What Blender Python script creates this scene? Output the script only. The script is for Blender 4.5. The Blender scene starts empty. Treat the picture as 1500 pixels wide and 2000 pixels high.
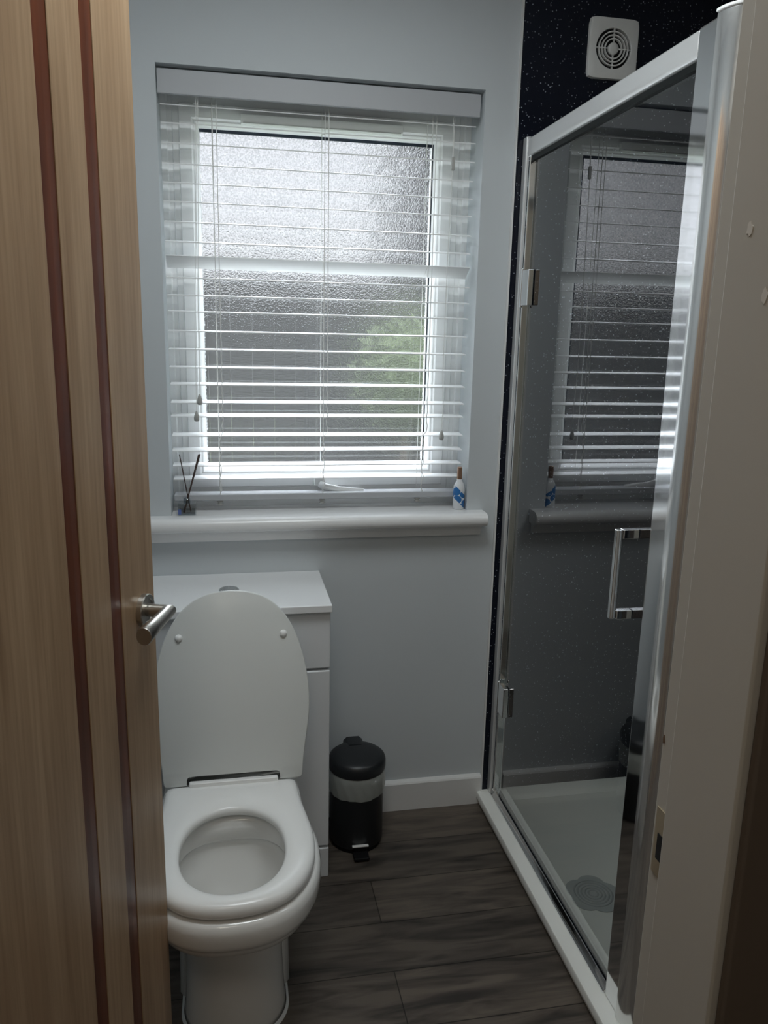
import bpy, bmesh, math, random
from mathutils import Vector, Matrix

random.seed(7)
SC = bpy.context.scene
COL = SC.collection
PI = math.pi

# ------------------------------------------------------------------ camera
CAM_POS = Vector((0.0, -2.1079, 1.40))
YAW, PITCH, ROLL, FPX = 0.1949, 0.2199, 0.0231, 1555.3
fwd = Vector((math.sin(YAW) * math.cos(PITCH), math.cos(YAW) * math.cos(PITCH), -math.sin(PITCH)))
rgt = Vector((math.cos(YAW), -math.sin(YAW), 0))
upv = rgt.cross(fwd)
r2 = math.cos(ROLL) * rgt + math.sin(ROLL) * upv
u2 = -math.sin(ROLL) * rgt + math.cos(ROLL) * upv
cam = bpy.data.cameras.new('camera')
cam.sensor_fit = 'VERTICAL'
cam.sensor_height = 36.0
cam.lens = FPX * 36.0 / 2000.0
cam.clip_start = 0.02
camo = bpy.data.objects.new('camera', cam)
COL.objects.link(camo)
M4 = Matrix((r2, u2, -fwd)).transposed().to_4x4()
M4.translation = CAM_POS
camo.matrix_world = M4
SC.camera = camo

# ------------------------------------------------------------------ sky, lights, exposure
SKY_STRENGTH = 44.0
w = bpy.data.worlds.new('sky')
SC.world = w
w.use_nodes = True
nt = w.node_tree
nt.nodes.clear()
wo = nt.nodes.new('ShaderNodeOutputWorld')
bg = nt.nodes.new('ShaderNodeBackground')
tc = nt.nodes.new('ShaderNodeTexCoord')
sx = nt.nodes.new('ShaderNodeSeparateXYZ')
rm = nt.nodes.new('ShaderNodeValToRGB')
nt.links.new(tc.outputs['Generated'], sx.inputs[0])
nt.links.new(sx.outputs['Z'], rm.inputs[0])
# overcast sky: brighter towards the zenith
for _pos, _c in ((0.0, (0.0195, 0.0200, 0.0206)), (0.26, (0.0215, 0.0222, 0.0240)), (0.5, (0.62, 0.66, 0.72))):
    _e = rm.color_ramp.elements.new(_pos) if _pos else rm.color_ramp.elements[0]
    _e.position = _pos
    _e.color = (*_c, 1)
rm.color_ramp.elements[-1].position = 0.9
rm.color_ramp.elements[-1].color = (0.92, 0.96, 1.0, 1)
nt.links.new(rm.outputs[0], bg.inputs['Color'])
bg.inputs['Strength'].default_value = SKY_STRENGTH
nt.links.new(bg.outputs[0], wo.inputs['Surface'])


def area_light(name, loc, size, power, color, rot=(0, 0, 0), shape='SQUARE', size_y=None):
    l = bpy.data.lights.new(name, 'AREA')
    l.shape = shape
    l.size = size
    if size_y:
        l.size_y = size_y
    l.energy = power
    l.color = color
    o = bpy.data.objects.new(name, l)
    o.location = loc
    o.rotation_euler = rot
    COL.objects.link(o)
    return o


area_light('bathroom_fill_light', (0.20, -0.93, 2.30), 0.6, 9.1, (0.92, 0.98, 1.0), shape='DISK')  # added fill light under the ceiling, no lamp known in this room
area_light('hall_ceiling_light', (-0.25, -2.25, 2.30), 0.5, 3.4, (1.0, 0.90, 0.76), shape='DISK')
pt = area_light('window_daylight_portal', (0.25, 0.19, 1.46), 0.64, 1.0, (1, 1, 1), (-PI / 2, 0, 0), 'RECTANGLE', 0.92)
pt.data.cycles.is_portal = True

SC.view_settings.view_transform = 'Standard'
SC.view_settings.look = 'None'
SC.view_settings.gamma = 1.0
SC.view_settings.use_curve_mapping = False
SC.view_settings.exposure = 0.0
SC.cycles.use_denoising = True
SC.cycles.max_bounces = 14
SC.cycles.diffuse_bounces = 8
SC.cycles.glossy_bounces = 6
SC.cycles.transmission_bounces = 10
SC.cycles.transparent_max_bounces = 24
SC.cycles.sample_clamp_indirect = 6.0
SC.cycles.blur_glossy = 0.5


# ------------------------------------------------------------------ materials
def mat(name, color, rough=0.5, metal=0.0, spec=0.5, coat=0.0, sheen=0.0):
    m = bpy.data.materials.new(name)
    m.use_nodes = True
    b = m.node_tree.nodes['Principled BSDF']
    b.inputs['Base Color'].default_value = (*color, 1)
    b.inputs['Roughness'].default_value = rough
    b.inputs['Metallic'].default_value = metal
    b.inputs['Specular IOR Level'].default_value = spec
    b.inputs['Coat Weight'].default_value = coat
    b.inputs['Coat Roughness'].default_value = 0.08
    return m


def N(m, kind, **kw):
    n = m.node_tree.nodes.new(kind)
    for k, v in kw.items():
        setattr(n, k, v)
    return n


def L(m, a, b):
    m.node_tree.links.new(a, b)


def bsdf(m):
    return m.node_tree.nodes['Principled BSDF']


def add_bump(m, scale, strength, dist=0.002, detail=3.0, stretch=(1, 1, 1)):
    t = N(m, 'ShaderNodeTexCoord')
    mp = N(m, 'ShaderNodeMapping')
    mp.inputs['Scale'].default_value = stretch
    n = N(m, 'ShaderNodeTexNoise')
    n.inputs['Scale'].default_value = scale
    n.inputs['Detail'].default_value = detail
    bp = N(m, 'ShaderNodeBump')
    bp.inputs['Strength'].default_value = strength
    bp.inputs['Distance'].default_value = dist
    L(m, t.outputs['Object'], mp.inputs[0])
    L(m, mp.outputs[0], n.inputs['Vector'])
    L(m, n.outputs['Fac'], bp.inputs['Height'])
    L(m, bp.outputs[0], bsdf(m).inputs['Normal'])
    return n


def add_mottle(m, c1, c2, scale, stretch=(1, 1, 1), detail=4.0, lo=0.35, hi=0.65):
    t = N(m, 'ShaderNodeTexCoord')
    mp = N(m, 'ShaderNodeMapping')
    mp.inputs['Scale'].default_value = stretch
    n = N(m, 'ShaderNodeTexNoise')
    n.inputs['Scale'].default_value = scale
    n.inputs['Detail'].default_value = detail
    r = N(m, 'ShaderNodeValToRGB')
    r.color_ramp.elements[0].position = lo
    r.color_ramp.elements[0].color = (*c1, 1)
    r.color_ramp.elements[1].position = hi
    r.color_ramp.elements[1].color = (*c2, 1)
    L(m, t.outputs['Object'], mp.inputs[0])
    L(m, mp.outputs[0], n.inputs['Vector'])
    L(m, n.outputs['Fac'], r.inputs[0])
    L(m, r.outputs[0], bsdf(m).inputs['Base Color'])
    return r


WALL = mat('wall_paint', (0.585, 0.62, 0.64), 0.75, spec=0.25)
add_bump(WALL, 60, 0.05)
CEIL = mat('ceiling_paint', (0.88, 0.88, 0.88), 0.8, spec=0.2)
HALLWALL = mat('hall_wall_paint', (0.55, 0.50, 0.44), 0.8, spec=0.2)
HALLFLOOR = mat('hall_carpet', (0.16, 0.13, 0.10), 0.95, spec=0.1)
GLOSSTRIM = mat('white_gloss_trim', (0.74, 0.74, 0.73), 0.3)
JAMB = mat('painted_door_lining', (0.50, 0.485, 0.445), 0.45, spec=0.35)
add_bump(JAMB, 18, 0.12, 0.004, 2.0, (1, 1, 0.25))
ARCH = mat('dark_brown_architrave', (0.13, 0.105, 0.085), 0.5)
UPVC = mat('white_upvc', (0.92, 0.93, 0.93), 0.25)
SILL = mat('white_gloss_sill', (0.82, 0.82, 0.82), 0.22)
SLAT = mat('white_blind_slat', (0.90, 0.91, 0.91), 0.35)
VALANCE = mat('shaded_white_valance', (0.46, 0.475, 0.495), 0.5)  # shade on the white valance is put into a grey base colour
CORD = mat('white_cord', (0.78, 0.78, 0.76), 0.8)
ACORN = mat('grey_plastic_pull', (0.42, 0.42, 0.40), 0.4)
GASKET = mat('dark_rubber_gasket', (0.022, 0.03, 0.042), 0.6, spec=0.2)
SEAL = mat('black_rubber_seal', (0.006, 0.008, 0.008), 0.5, spec=0.2)
CERAMIC = mat('white_ceramic', (0.80, 0.80, 0.785), 0.12, coat=0.4)
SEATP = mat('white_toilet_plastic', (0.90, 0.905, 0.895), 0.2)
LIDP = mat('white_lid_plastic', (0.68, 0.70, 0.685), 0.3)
UNIT = mat('white_gloss_unit', (0.76, 0.78, 0.80), 0.2)
WORKTOP = mat('white_worktop', (0.82, 0.83, 0.84), 0.25)
POSTM = mat('bright_silver_post', (0.86, 0.865, 0.86), 0.13, 0.86)
CHROME = mat('polished_chrome', (0.86, 0.87, 0.88), 0.06, 1.0)
SATIN = mat('satin_silver_aluminium', (0.76, 0.765, 0.765), 0.24, 0.5)
NICKEL = mat('brushed_nickel', (0.52, 0.50, 0.46), 0.3, 1.0)
BRASS = mat('worn_brass_plate', (0.50, 0.42, 0.30), 0.35, 1.0)
BLACK = mat('matt_black_bin', (0.012, 0.014, 0.017), 0.4)
BLACKRUB = mat('black_plastic', (0.006, 0.006, 0.007), 0.6, spec=0.2)
HOLE = mat('dark_recess', (0.008, 0.008, 0.01), 0.8)
TRAY = mat('white_acrylic_tray', (0.87, 0.88, 0.84), 0.22)
MATP = mat('grey_rubber_mat', (0.40, 0.43, 0.43), 0.5)
FANP = mat('white_fan_plastic', (0.80, 0.80, 0.78), 0.35)
INLAY = mat('dark_red_inlay_wood', (0.12, 0.035, 0.018), 0.28)
add_mottle(INLAY, (0.085, 0.026, 0.014), (0.16, 0.048, 0.022), 6, (6, 6, 0.5))
REED = mat('dark_brown_reed', (0.05, 0.025, 0.02), 0.7)
COPPER = mat('copper_brown_cap', (0.30, 0.18, 0.12), 0.35, 0.5)
SEALANT = mat('white_sealant', (0.8, 0.83, 0.83), 0.35)

# wooden door
DOORW = mat('light_maple_veneer', (0.42, 0.27, 0.15), 0.3, spec=0.4)
_t = N(DOORW, 'ShaderNodeTexCoord')
_mp = N(DOORW, 'ShaderNodeMapping')
_mp.inputs['Scale'].default_value = (7, 7, 0.55)
_n = N(DOORW, 'ShaderNodeTexNoise')
_n.inputs['Scale'].default_value = 3.2
_n.inputs['Detail'].default_value = 6
_n.inputs['Distortion'].default_value = 0.8
_r = N(DOORW, 'ShaderNodeValToRGB')
_r.color_ramp.elements[0].position = 0.28
_r.color_ramp.elements[0].color = (0.315, 0.20, 0.115, 1)
_r.color_ramp.elements[1].position = 0.68
_r.color_ramp.elements[1].color = (0.455, 0.315, 0.195, 1)
_mp2 = N(DOORW, 'ShaderNodeMapping')
_mp2.inputs['Scale'].default_value = (160, 160, 4)
_n2 = N(DOORW, 'ShaderNodeTexNoise')
_n2.inputs['Scale'].default_value = 1.0
_n2.inputs['Detail'].default_value = 4
_mx = N(DOORW, 'ShaderNodeMix', data_type='RGBA', blend_type='MULTIPLY')
_r2 = N(DOORW, 'ShaderNodeValToRGB')
_r2.color_ramp.elements[0].position = 0.3
_r2.color_ramp.elements[0].color = (0.80, 0.78, 0.75, 1)
_r2.color_ramp.elements[1].position = 0.6
_r2.color_ramp.elements[1].color = (1, 1, 1, 1)
_mx.inputs['Factor'].default_value = 1.0
L(DOORW, _t.outputs['Object'], _mp.inputs[0])
L(DOORW, _mp.outputs[0], _n.inputs['Vector'])
L(DOORW, _n.outputs['Fac'], _r.inputs[0])
L(DOORW, _t.outputs['Object'], _mp2.inputs[0])
L(DOORW, _mp2.outputs[0], _n2.inputs['Vector'])
L(DOORW, _n2.outputs['Fac'], _r2.inputs[0])
L(DOORW, _r.outputs[0], _mx.inputs[6])
L(DOORW, _r2.outputs[0], _mx.inputs[7])
L(DOORW, _mx.outputs[2], bsdf(DOORW).inputs['Base Color'])

# laminate floor: planks along x, 0.153 wide
FLOOR = mat('dark_oak_laminate', (0.1, 0.085, 0.07), 0.42, spec=0.35)
_t = N(FLOOR, 'ShaderNodeTexCoord')
_mp = N(FLOOR, 'ShaderNodeMapping')
_mp.inputs['Location'].default_value = (0.859, 0.315 + 0.153 * 20, 0)
_bk = N(FLOOR, 'ShaderNodeTexBrick')
_bk.offset = 0.5
_bk.offset_frequency = 2
_bk.inputs['Scale'].default_value = 1.0
_bk.inputs['Brick Width'].default_value = 1.2
_bk.inputs['Row Height'].default_value = 0.153
_bk.inputs['Mortar Size'].default_value = 0.0014
_bk.inputs['Mortar Smooth'].default_value = 0.3
_bk.inputs['Color1'].default_value = (0.8, 0.8, 0.8, 1)
_bk.inputs['Color2'].default_value = (1.12, 1.1, 1.08, 1)
_bk.inputs['Mortar'].default_value = (0.18, 0.17, 0.16, 1)
L(FLOOR, _t.outputs['Object'], _mp.inputs[0])
L(FLOOR, _mp.outputs[0], _bk.inputs['Vector'])
_mp2 = N(FLOOR, 'ShaderNodeMapping')
_mp2.inputs['Scale'].default_value = (1.3, 9, 1)
_n = N(FLOOR, 'ShaderNodeTexNoise')
_n.inputs['Scale'].default_value = 3.0
_n.inputs['Detail'].default_value = 7
_n.inputs['Distortion'].default_value = 1.2
_r = N(FLOOR, 'ShaderNodeValToRGB')
_r.color_ramp.elements[0].position = 0.30
_r.color_ramp.elements[0].color = (0.034, 0.029, 0.026, 1)
_r.color_ramp.elements[1].position = 0.62
_r.color_ramp.elements[1].color = (0.125, 0.104, 0.086, 1)
L(FLOOR, _t.outputs['Object'], _mp2.inputs[0])
L(FLOOR, _mp2.outputs[0], _n.inputs['Vector'])
L(FLOOR, _n.outputs['Fac'], _r.inputs[0])
# knots
_mp3 = N(FLOOR, 'ShaderNodeMapping')
_mp3.inputs['Scale'].default_value = (2.6, 6.0, 1)
_vo = N(FLOOR, 'ShaderNodeTexVoronoi')
_vo.inputs['Scale'].default_value = 1.0
_r3 = N(FLOOR, 'ShaderNodeValToRGB')
_r3.color_ramp.elements[0].position = 0.02
_r3.color_ramp.elements[0].color = (0.25, 0.22, 0.2, 1)
_r3.color_ramp.elements[1].position = 0.17
_r3.color_ramp.elements[1].color = (1, 1, 1, 1)
L(FLOOR, _t.outputs['Object'], _mp3.inputs[0])
L(FLOOR, _mp3.outputs[0], _vo.inputs['Vector'])
L(FLOOR, _vo.outputs['Distance'], _r3.inputs[0])
_m1 = N(FLOOR, 'ShaderNodeMix', data_type='RGBA', blend_type='MULTIPLY')
_m1.inputs['Factor'].default_value = 1.0
_m2 = N(FLOOR, 'ShaderNodeMix', data_type='RGBA', blend_type='MULTIPLY')
_m2.inputs['Factor'].default_value = 1.0
L(FLOOR, _r.outputs[0], _m1.inputs[6])
L(FLOOR, _bk.outputs['Color'], _m1.inputs[7])
L(FLOOR, _m1.outputs[2], _m2.inputs[6])
L(FLOOR, _r3.outputs[0], _m2.inputs[7])
L(FLOOR, _m2.outputs[2], bsdf(FLOOR).inputs['Base Color'])

# sparkly navy-black shower panel
PANEL = mat('sparkly_black_panel', (0.008, 0.010, 0.018), 0.16, spec=0.3)
_t = N(PANEL, 'ShaderNodeTexCoord')
_vo = N(PANEL, 'ShaderNodeTexVoronoi')
_vo.inputs['Scale'].default_value = 190
_wn = N(PANEL, 'ShaderNodeTexWhiteNoise')
_gt = N(PANEL, 'ShaderNodeMath', operation='GREATER_THAN')
_gt.inputs[1].default_value = 0.80
_lt = N(PANEL, 'ShaderNodeMath', operation='LESS_THAN')
_lt.inputs[1].default_value = 0.30
_mu = N(PANEL, 'ShaderNodeMath', operation='MULTIPLY')
_mu2 = N(PANEL, 'ShaderNodeMath', operation='MULTIPLY')
_sp = N(PANEL, 'ShaderNodeSeparateColor')
_mx = N(PANEL, 'ShaderNodeMix', data_type='RGBA')
_mx.inputs[6].default_value = (0.006, 0.008, 0.016, 1)
_mx.inputs[7].default_value = (0.36, 0.40, 0.46, 1)
L(PANEL, _t.outputs['Object'], _vo.inputs['Vector'])
L(PANEL, _vo.outputs['Color'], _wn.inputs['Vector'])
L(PANEL, _wn.outputs['Value'], _gt.inputs[0])
L(PANEL, _vo.outputs['Distance'], _lt.inputs[0])
L(PANEL, _gt.outputs[0], _mu.inputs[0])
L(PANEL, _lt.outputs[0], _mu.inputs[1])
L(PANEL, _vo.outputs['Color'], _sp.inputs[0])
L(PANEL, _mu.outputs[0], _mu2.inputs[0])
L(PANEL, _sp.outputs[0], _mu2.inputs[1])
L(PANEL, _mu2.outputs[0], _mx.inputs['Factor'])
L(PANEL, _mx.outputs[2], bsdf(PANEL).inputs['Base Color'])


def thin_glass(name, tint, boost=1.0, rough=0.0):
    """one pane of clear glass: both surfaces' Fresnel reflection on the outward side of each face"""
    m = bpy.data.materials.new(name)
    m.use_nodes = True
    m.node_tree.nodes.clear()
    out = N(m, 'ShaderNodeOutputMaterial')
    tr = N(m, 'ShaderNodeBsdfTransparent')
    tr.inputs['Color'].default_value = (*tint, 1)
    gl = N(m, 'ShaderNodeBsdfGlossy')
    gl.inputs['Roughness'].default_value = rough
    fr = N(m, 'ShaderNodeFresnel')
    fr.inputs['IOR'].default_value = 1.52
    ge = N(m, 'ShaderNodeNewGeometry')
    # 2R/(1+R)
    a = N(m, 'ShaderNodeMath', operation='MULTIPLY')
    a.inputs[1].default_value = 2.0 * boost
    b = N(m, 'ShaderNodeMath', operation='ADD')
    b.inputs[1].default_value = 1.0
    c = N(m, 'ShaderNodeMath', operation='DIVIDE')
    inv = N(m, 'ShaderNodeMath', operation='SUBTRACT')
    inv.inputs[0].default_value = 1.0
    d = N(m, 'ShaderNodeMath', operation='MULTIPLY', use_clamp=True)
    mx = N(m, 'ShaderNodeMixShader')
    L(m, fr.outputs[0], a.inputs[0])
    L(m, fr.outputs[0], b.inputs[0])
    L(m, a.outputs[0], c.inputs[0])
    L(m, b.outputs[0], c.inputs[1])
    L(m, ge.outputs['Backfacing'], inv.inputs[1])
    L(m, c.outputs[0], d.inputs[0])
    L(m, inv.outputs[0], d.inputs[1])
    L(m, d.outputs[0], mx.inputs[0])
    L(m, tr.outputs[0], mx.inputs[1])
    L(m, gl.outputs[0], mx.inputs[2])
    L(m, mx.outputs[0], out.inputs['Surface'])
    return m


GLASS = thin_glass('clear_shower_glass', (0.975, 0.99, 0.985), 1.1)
CLEAR = thin_glass('clear_bottle_glass', (0.80, 0.83, 0.85), 1.3)
PANEIN = thin_glass('smooth_window_glass', (0.98, 0.985, 0.985))
FILM = thin_glass('clear_plastic_film', (0.72, 0.75, 0.73), 1.6, 0.15)
_tree = FILM.node_tree
_df = N(FILM, 'ShaderNodeBsdfDiffuse')
_df.inputs['Color'].default_value = (0.72, 0.76, 0.72, 1)
_ms = N(FILM, 'ShaderNodeMixShader')
_ms.inputs[0].default_value = 0.42
_out = [n for n in _tree.nodes if n.type == 'OUTPUT_MATERIAL'][0]
_prev = _out.inputs['Surface'].links[0].from_socket
L(FILM, _prev, _ms.inputs[1])
L(FILM, _df.outputs[0], _ms.inputs[2])
L(FILM, _ms.outputs[0], _out.inputs['Surface'])

LIQUID = thin_glass('clear_liquid', (0.74, 0.76, 0.76), 0.5)

# obscured (pebbled) window glass
FROST = bpy.data.materials.new('pebbled_obscure_glass')
FROST.use_nodes = True
FROST.node_tree.nodes.clear()
_o = N(FROST, 'ShaderNodeOutputMaterial')
_rf = N(FROST, 'ShaderNodeBsdfRefraction')
_rf.inputs['IOR'].default_value = 1.22
_rf.inputs['Roughness'].default_value = 0.22
_rf.inputs['Color'].default_value = (0.97, 0.98, 0.99, 1)
_tr = N(FROST, 'ShaderNodeBsdfTransparent')
_tr.inputs['Color'].default_value = (0.97, 0.98, 0.99, 1)
_ms = N(FROST, 'ShaderNodeMixShader')
_ms.inputs[0].default_value = 0.84
_t = N(FROST, 'ShaderNodeTexCoord')
_n = N(FROST, 'ShaderNodeTexNoise')
_n.inputs['Scale'].default_value = 230
_n.inputs['Detail'].default_value = 2
_bp = N(FROST, 'ShaderNodeBump')
_bp.inputs['Strength'].default_value = 1.0
_bp.inputs['Distance'].default_value = 0.0034
L(FROST, _t.outputs['Object'], _n.inputs['Vector'])
L(FROST, _n.outputs['Fac'], _bp.inputs['Height'])
_pr = N(FROST, 'ShaderNodeValToRGB')          # the pebbles' thicker glass lets less through
_pr.color_ramp.elements[0].position = 0.36
_pr.color_ramp.elements[0].color = (0.66, 0.68, 0.69, 1)
_pr.color_ramp.elements[1].position = 0.60
_pr.color_ramp.elements[1].color = (0.98, 0.985, 0.99, 1)
L(FROST, _n.outputs['Fac'], _pr.inputs[0])
L(FROST, _pr.outputs[0], _rf.inputs['Color'])
L(FROST, _bp.outputs[0], _rf.inputs['Normal'])
_tl = N(FROST, 'ShaderNodeBsdfTranslucent')
_tl.inputs['Color'].default_value = (0.93, 0.95, 0.97, 1)
_ms2 = N(FROST, 'ShaderNodeMixShader')
_ms2.inputs[0].default_value = 0.02
L(FROST, _bp.outputs[0], _tl.inputs['Normal'])
L(FROST, _tr.outputs[0], _ms.inputs[1])
L(FROST, _rf.outputs[0], _ms.inputs[2])
L(FROST, _ms.outputs[0], _ms2.inputs[1])
L(FROST, _tl.outputs[0], _ms2.inputs[2])
L(FROST, _ms2.outputs[0], _o.inputs['Surface'])


# ------------------------------------------------------------------ mesh helpers
def setp(o, label=None, cat=None, group=None, kind=None):
    if label:
        o['label'] = label
    if cat:
        o['category'] = cat
    if group:
        o['group'] = group
    if kind:
        o['kind'] = kind
    return o


def empty(name, loc=(0, 0, 0), rz=0.0):
    o = bpy.data.objects.new(name, None)
    o.empty_display_size = 0.05
    o.location = loc
    o.rotation_euler = (0, 0, rz)
    COL.objects.link(o)
    return o


def build(name, bm, m, parent=None, smooth=False, bevel=0.0, seg=2):
    """world-space bmesh -> one object (parented keeping the world-space shape, parents are unrotated unless stated)"""
    bmesh.ops.recalc_face_normals(bm, faces=bm.faces[:])
    me = bpy.data.meshes.new(name)
    bm.to_mesh(me)
    bm.free()
    me.materials.append(m)
    o = bpy.data.objects.new(name, me)
    COL.objects.link(o)
    if parent is not None:
        o.parent = parent
        if parent.type == 'EMPTY' and not parent.get('local_space'):
            o.matrix_parent_inverse = Matrix.Translation(-Vector(parent.location))
    if smooth:
        for p in me.polygons:
            p.use_smooth = True
    if bevel:
        b = o.modifiers.new('bevel', 'BEVEL')
        b.width = bevel
        b.segments = seg
        b.limit_method = 'ANGLE'
        b.angle_limit = math.radians(40)
        for p in me.polygons:
            p.use_smooth = True
        if hasattr(me, 'set_sharp_from_angle'):
            pass
        b.harden_normals = True
    return o


def bx(bm, x0, x1, y0, y1, z0, z1):
    vs = [bm.verts.new((x, y, z)) for x in (x0, x1) for y in (y0, y1) for z in (z0, z1)]
    f = [(0, 1, 3, 2), (4, 6, 7, 5), (0, 4, 5, 1), (2, 3, 7, 6), (0, 2, 6, 4), (1, 5, 7, 3)]
    for q in f:
        bm.faces.new([vs[i] for i in q])


def boxo(name, x0, x1, y0, y1, z0, z1, m, parent=None, bevel=0.0, seg=2):
    bm = bmesh.new()
    bx(bm, x0, x1, y0, y1, z0, z1)
    return build(name, bm, m, parent, bevel=bevel, seg=seg)


def rings(bm, rr, closed=True, cap0=False, cap1=False):
    """loft a list of equal-length rings of points"""
    vv = [[bm.verts.new(p) for p in r] for r in rr]
    n = len(vv[0])
    for a, b in zip(vv[:-1], vv[1:]):
        for i in range(n if closed else n - 1):
            j = (i + 1) % n
            bm.faces.new((a[i], a[j], b[j], b[i]))
    if cap0:
        bm.faces.new(list(reversed(vv[0])))
    if cap1:
        bm.faces.new(vv[-1])
    return vv


def tube(bm, pts, r, n=10, cap=True):
    pts = [Vector(p) for p in pts]
    rr = []
    for i, p in enumerate(pts):
        d = (pts[min(i + 1, len(pts) - 1)] - pts[max(i - 1, 0)]).normalized()
        a = d.cross(Vector((0.13, 0.31, 0.94)) if abs(d.z) < 0.9 else Vector((1, 0.02, 0))).normalized()
        b = d.cross(a)
        rad = r[i] if isinstance(r, (list, tuple)) else r
        rr.append([p + rad * (math.cos(2 * PI * k / n) * a + math.sin(2 * PI * k / n) * b) for k in range(n)])
    rings(bm, rr, True, cap, cap)


def lathe(bm, prof, c=(0, 0, 0), n=32, cap0=True, cap1=True):
    rr = [[(c[0] + r * math.cos(2 * PI * k / n), c[1] + r * math.sin(2 * PI * k / n), c[2] + z) for k in range(n)] for r, z in prof]
    rings(bm, rr, True, cap0 and prof[0][0] > 1e-6, cap1 and prof[-1][0] > 1e-6)


def prism_z(bm, pts, z0, z1):
    rings(bm, [[(x, y, z0) for x, y in pts], [(x, y, z1) for x, y in pts]], True, True, True)


def prism_x(bm, pts, x0, x1):
    rings(bm, [[(x0, y, z) for y, z in pts], [(x1, y, z) for y, z in pts]], True, True, True)


def prism_y(bm, pts, y0, y1):
    rings(bm, [[(x, y0, z) for x, z in pts], [(x, y1, z) for x, z in pts]], True, True, True)


def struct(o):
    o['kind'] = 'structure'
    return o


# ------------------------------------------------------------------ room shell
WX0, WX1, WZ0, WZ1 = -0.1533, 0.6528, 0.9206, 2.007      # window opening
XL, XR, ZC = -0.62, 1.52, 2.34                            # bathroom side walls, ceiling
YF1, YF0 = -1.506, -1.6305                                # door wall, bathroom face and hall face
HX0, HX1, HY0 = -1.25, 1.35, -2.85                        # hall

bm = bmesh.new()
bx(bm, XL - 0.1, XR + 0.1, YF1 - 0.06, 0.30, -0.12, 0.0)
struct(build('floor', bm, FLOOR))
bm = bmesh.new()
bx(bm, HX0 - 0.1, HX1 + 0.1, HY0 - 0.1, YF1 - 0.06, -0.12, -0.002)
struct(build('floor_hall', bm, HALLFLOOR))
bm = bmesh.new()
bx(bm, XL - 0.1, XR + 0.1, YF1, 0.30, ZC, ZC + 0.1)
struct(build('ceiling', bm, CEIL))
bm = bmesh.new()
bx(bm, HX0 - 0.1, HX1 + 0.1, HY0 - 0.1, YF1, ZC, ZC + 0.1)
struct(build('ceiling_hall', bm, CEIL))

# back wall with the window opening
bm = bmesh.new()
WD = 0.30
xs = [XL - 0.1, WX0, WX1, XR + 0.1]
zs = [-0.1, WZ0 - 0.021, WZ1, ZC + 0.05]
for i in range(3):
    for j in range(3):
        if i == 1 and j == 1:
            continue
        bx(bm, xs[i], xs[i + 1], 0.0, WD, zs[j], zs[j + 1])
bmesh.ops.remove_doubles(bm, verts=bm.verts[:], dist=1e-5)
inner = {}
for f in bm.faces:
    k = tuple(sorted(v.index for v in f.verts))
bm.verts.index_update()
seen = {}
for f in bm.faces:
    seen.setdefault(tuple(sorted(v.index for v in f.verts)), []).append(f)
bmesh.ops.delete(bm, geom=[f for fs in seen.values() if len(fs) > 1 for f in fs], context='FACES')
struct(build('wall_back', bm, WALL))
struct(boxo('wall_left', XL - 0.1, XL, YF1, 0.0, -0.1, ZC + 0.05, WALL))
struct(boxo('wall_right', XR, XR + 0.1, YF1, 0.0, -0.1, ZC + 0.05, WALL))
# door wall
bm = bmesh.new()
bx(bm, HX0 - 0.1, -0.428, YF0, YF1, -0.1, ZC + 0.05)
bx(bm, 0.410, XR + 0.1, YF0, YF1, -0.1, ZC + 0.05)
bx(bm, -0.428, 0.410, YF0, YF1, 2.02, ZC + 0.05)
struct(build('wall_front', bm, HALLWALL))
struct(boxo('wall_hall_left', HX0 - 0.1, HX0, HY0, YF0, -0.1, ZC + 0.05, HALLWALL))
struct(boxo('wall_hall_right', HX1, HX1 + 0.1, HY0, YF0, -0.1, ZC + 0.05, HALLWALL))
struct(boxo('wall_hall_rear', HX0 - 0.1, HX1 + 0.1, HY0 - 0.1, HY0, -0.1, ZC + 0.05, HALLWALL))

# shower wall panels (dark, sparkly) and their edge trim
struct(boxo('wall_shower_back', 0.7405, XR, -0.008, 0.0, 0.0, ZC, PANEL))
struct(boxo('wall_shower_right', XR - 0.008, XR, -1.0, -0.008, 0.0, ZC, PANEL))
struct(boxo('trim_3', 0.7355, 0.7405, -0.0095, 0.0, 0.0, ZC, GLOSSTRIM))
# skirting with a chamfered top
bm = bmesh.new()
prism_x(bm, [(0.0, 0.0), (-0.016, 0.0), (-0.016, 0.086), (-0.013, 0.0905), (-0.002, 0.0945), (0.0, 0.0945)], 0.236, 0.7345)
o = build('baseboard_back', bm, GLOSSTRIM)
struct(o)
bm = bmesh.new()
prism_x(bm, [(0.0, 0.0), (-0.016, 0.0), (-0.016, 0.086), (-0.013, 0.0905), (-0.002, 0.0945), (0.0, 0.0945)], XL, -0.262)
struct(build('baseboard_left', bm, GLOSSTRIM))

# door lining, stop and architrave on the right, lining on the left and above
tr = empty('trim_1', (0.382, -1.57, 0))
struct(tr)
setp(tr, 'off-white painted door lining at the right edge, with a latch plate in its rebate', None)
bm = bmesh.new()
bx(bm, 0.382, 0.410, YF0, YF1, 0, 2.02)
bx(bm, -0.428, -0.402, YF0, YF1, 0, 2.02)
bx(bm, -0.402, 0.382, YF0, YF1, 1.995, 2.02)
build('lining', bm, JAMB, tr, bevel=0.0025)
bm = bmesh.new()
bx(bm, 0.370, 0.382, YF0, -1.540, 0, 1.995)
bx(bm, -0.402, -0.390, YF0, -1.540, 0, 1.995)
bx(bm, -0.390, 0.370, YF0, -1.540, 1.983, 1.995)
build('door_stop', bm, JAMB, tr, bevel=0.0025)
bm = bmesh.new()
bx(bm, 0.3805, 0.382, -1.536, -1.512, 0.915, 0.982)
sp_ = build('strike_plate', bm, BRASS, tr, bevel=0.0005)
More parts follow.
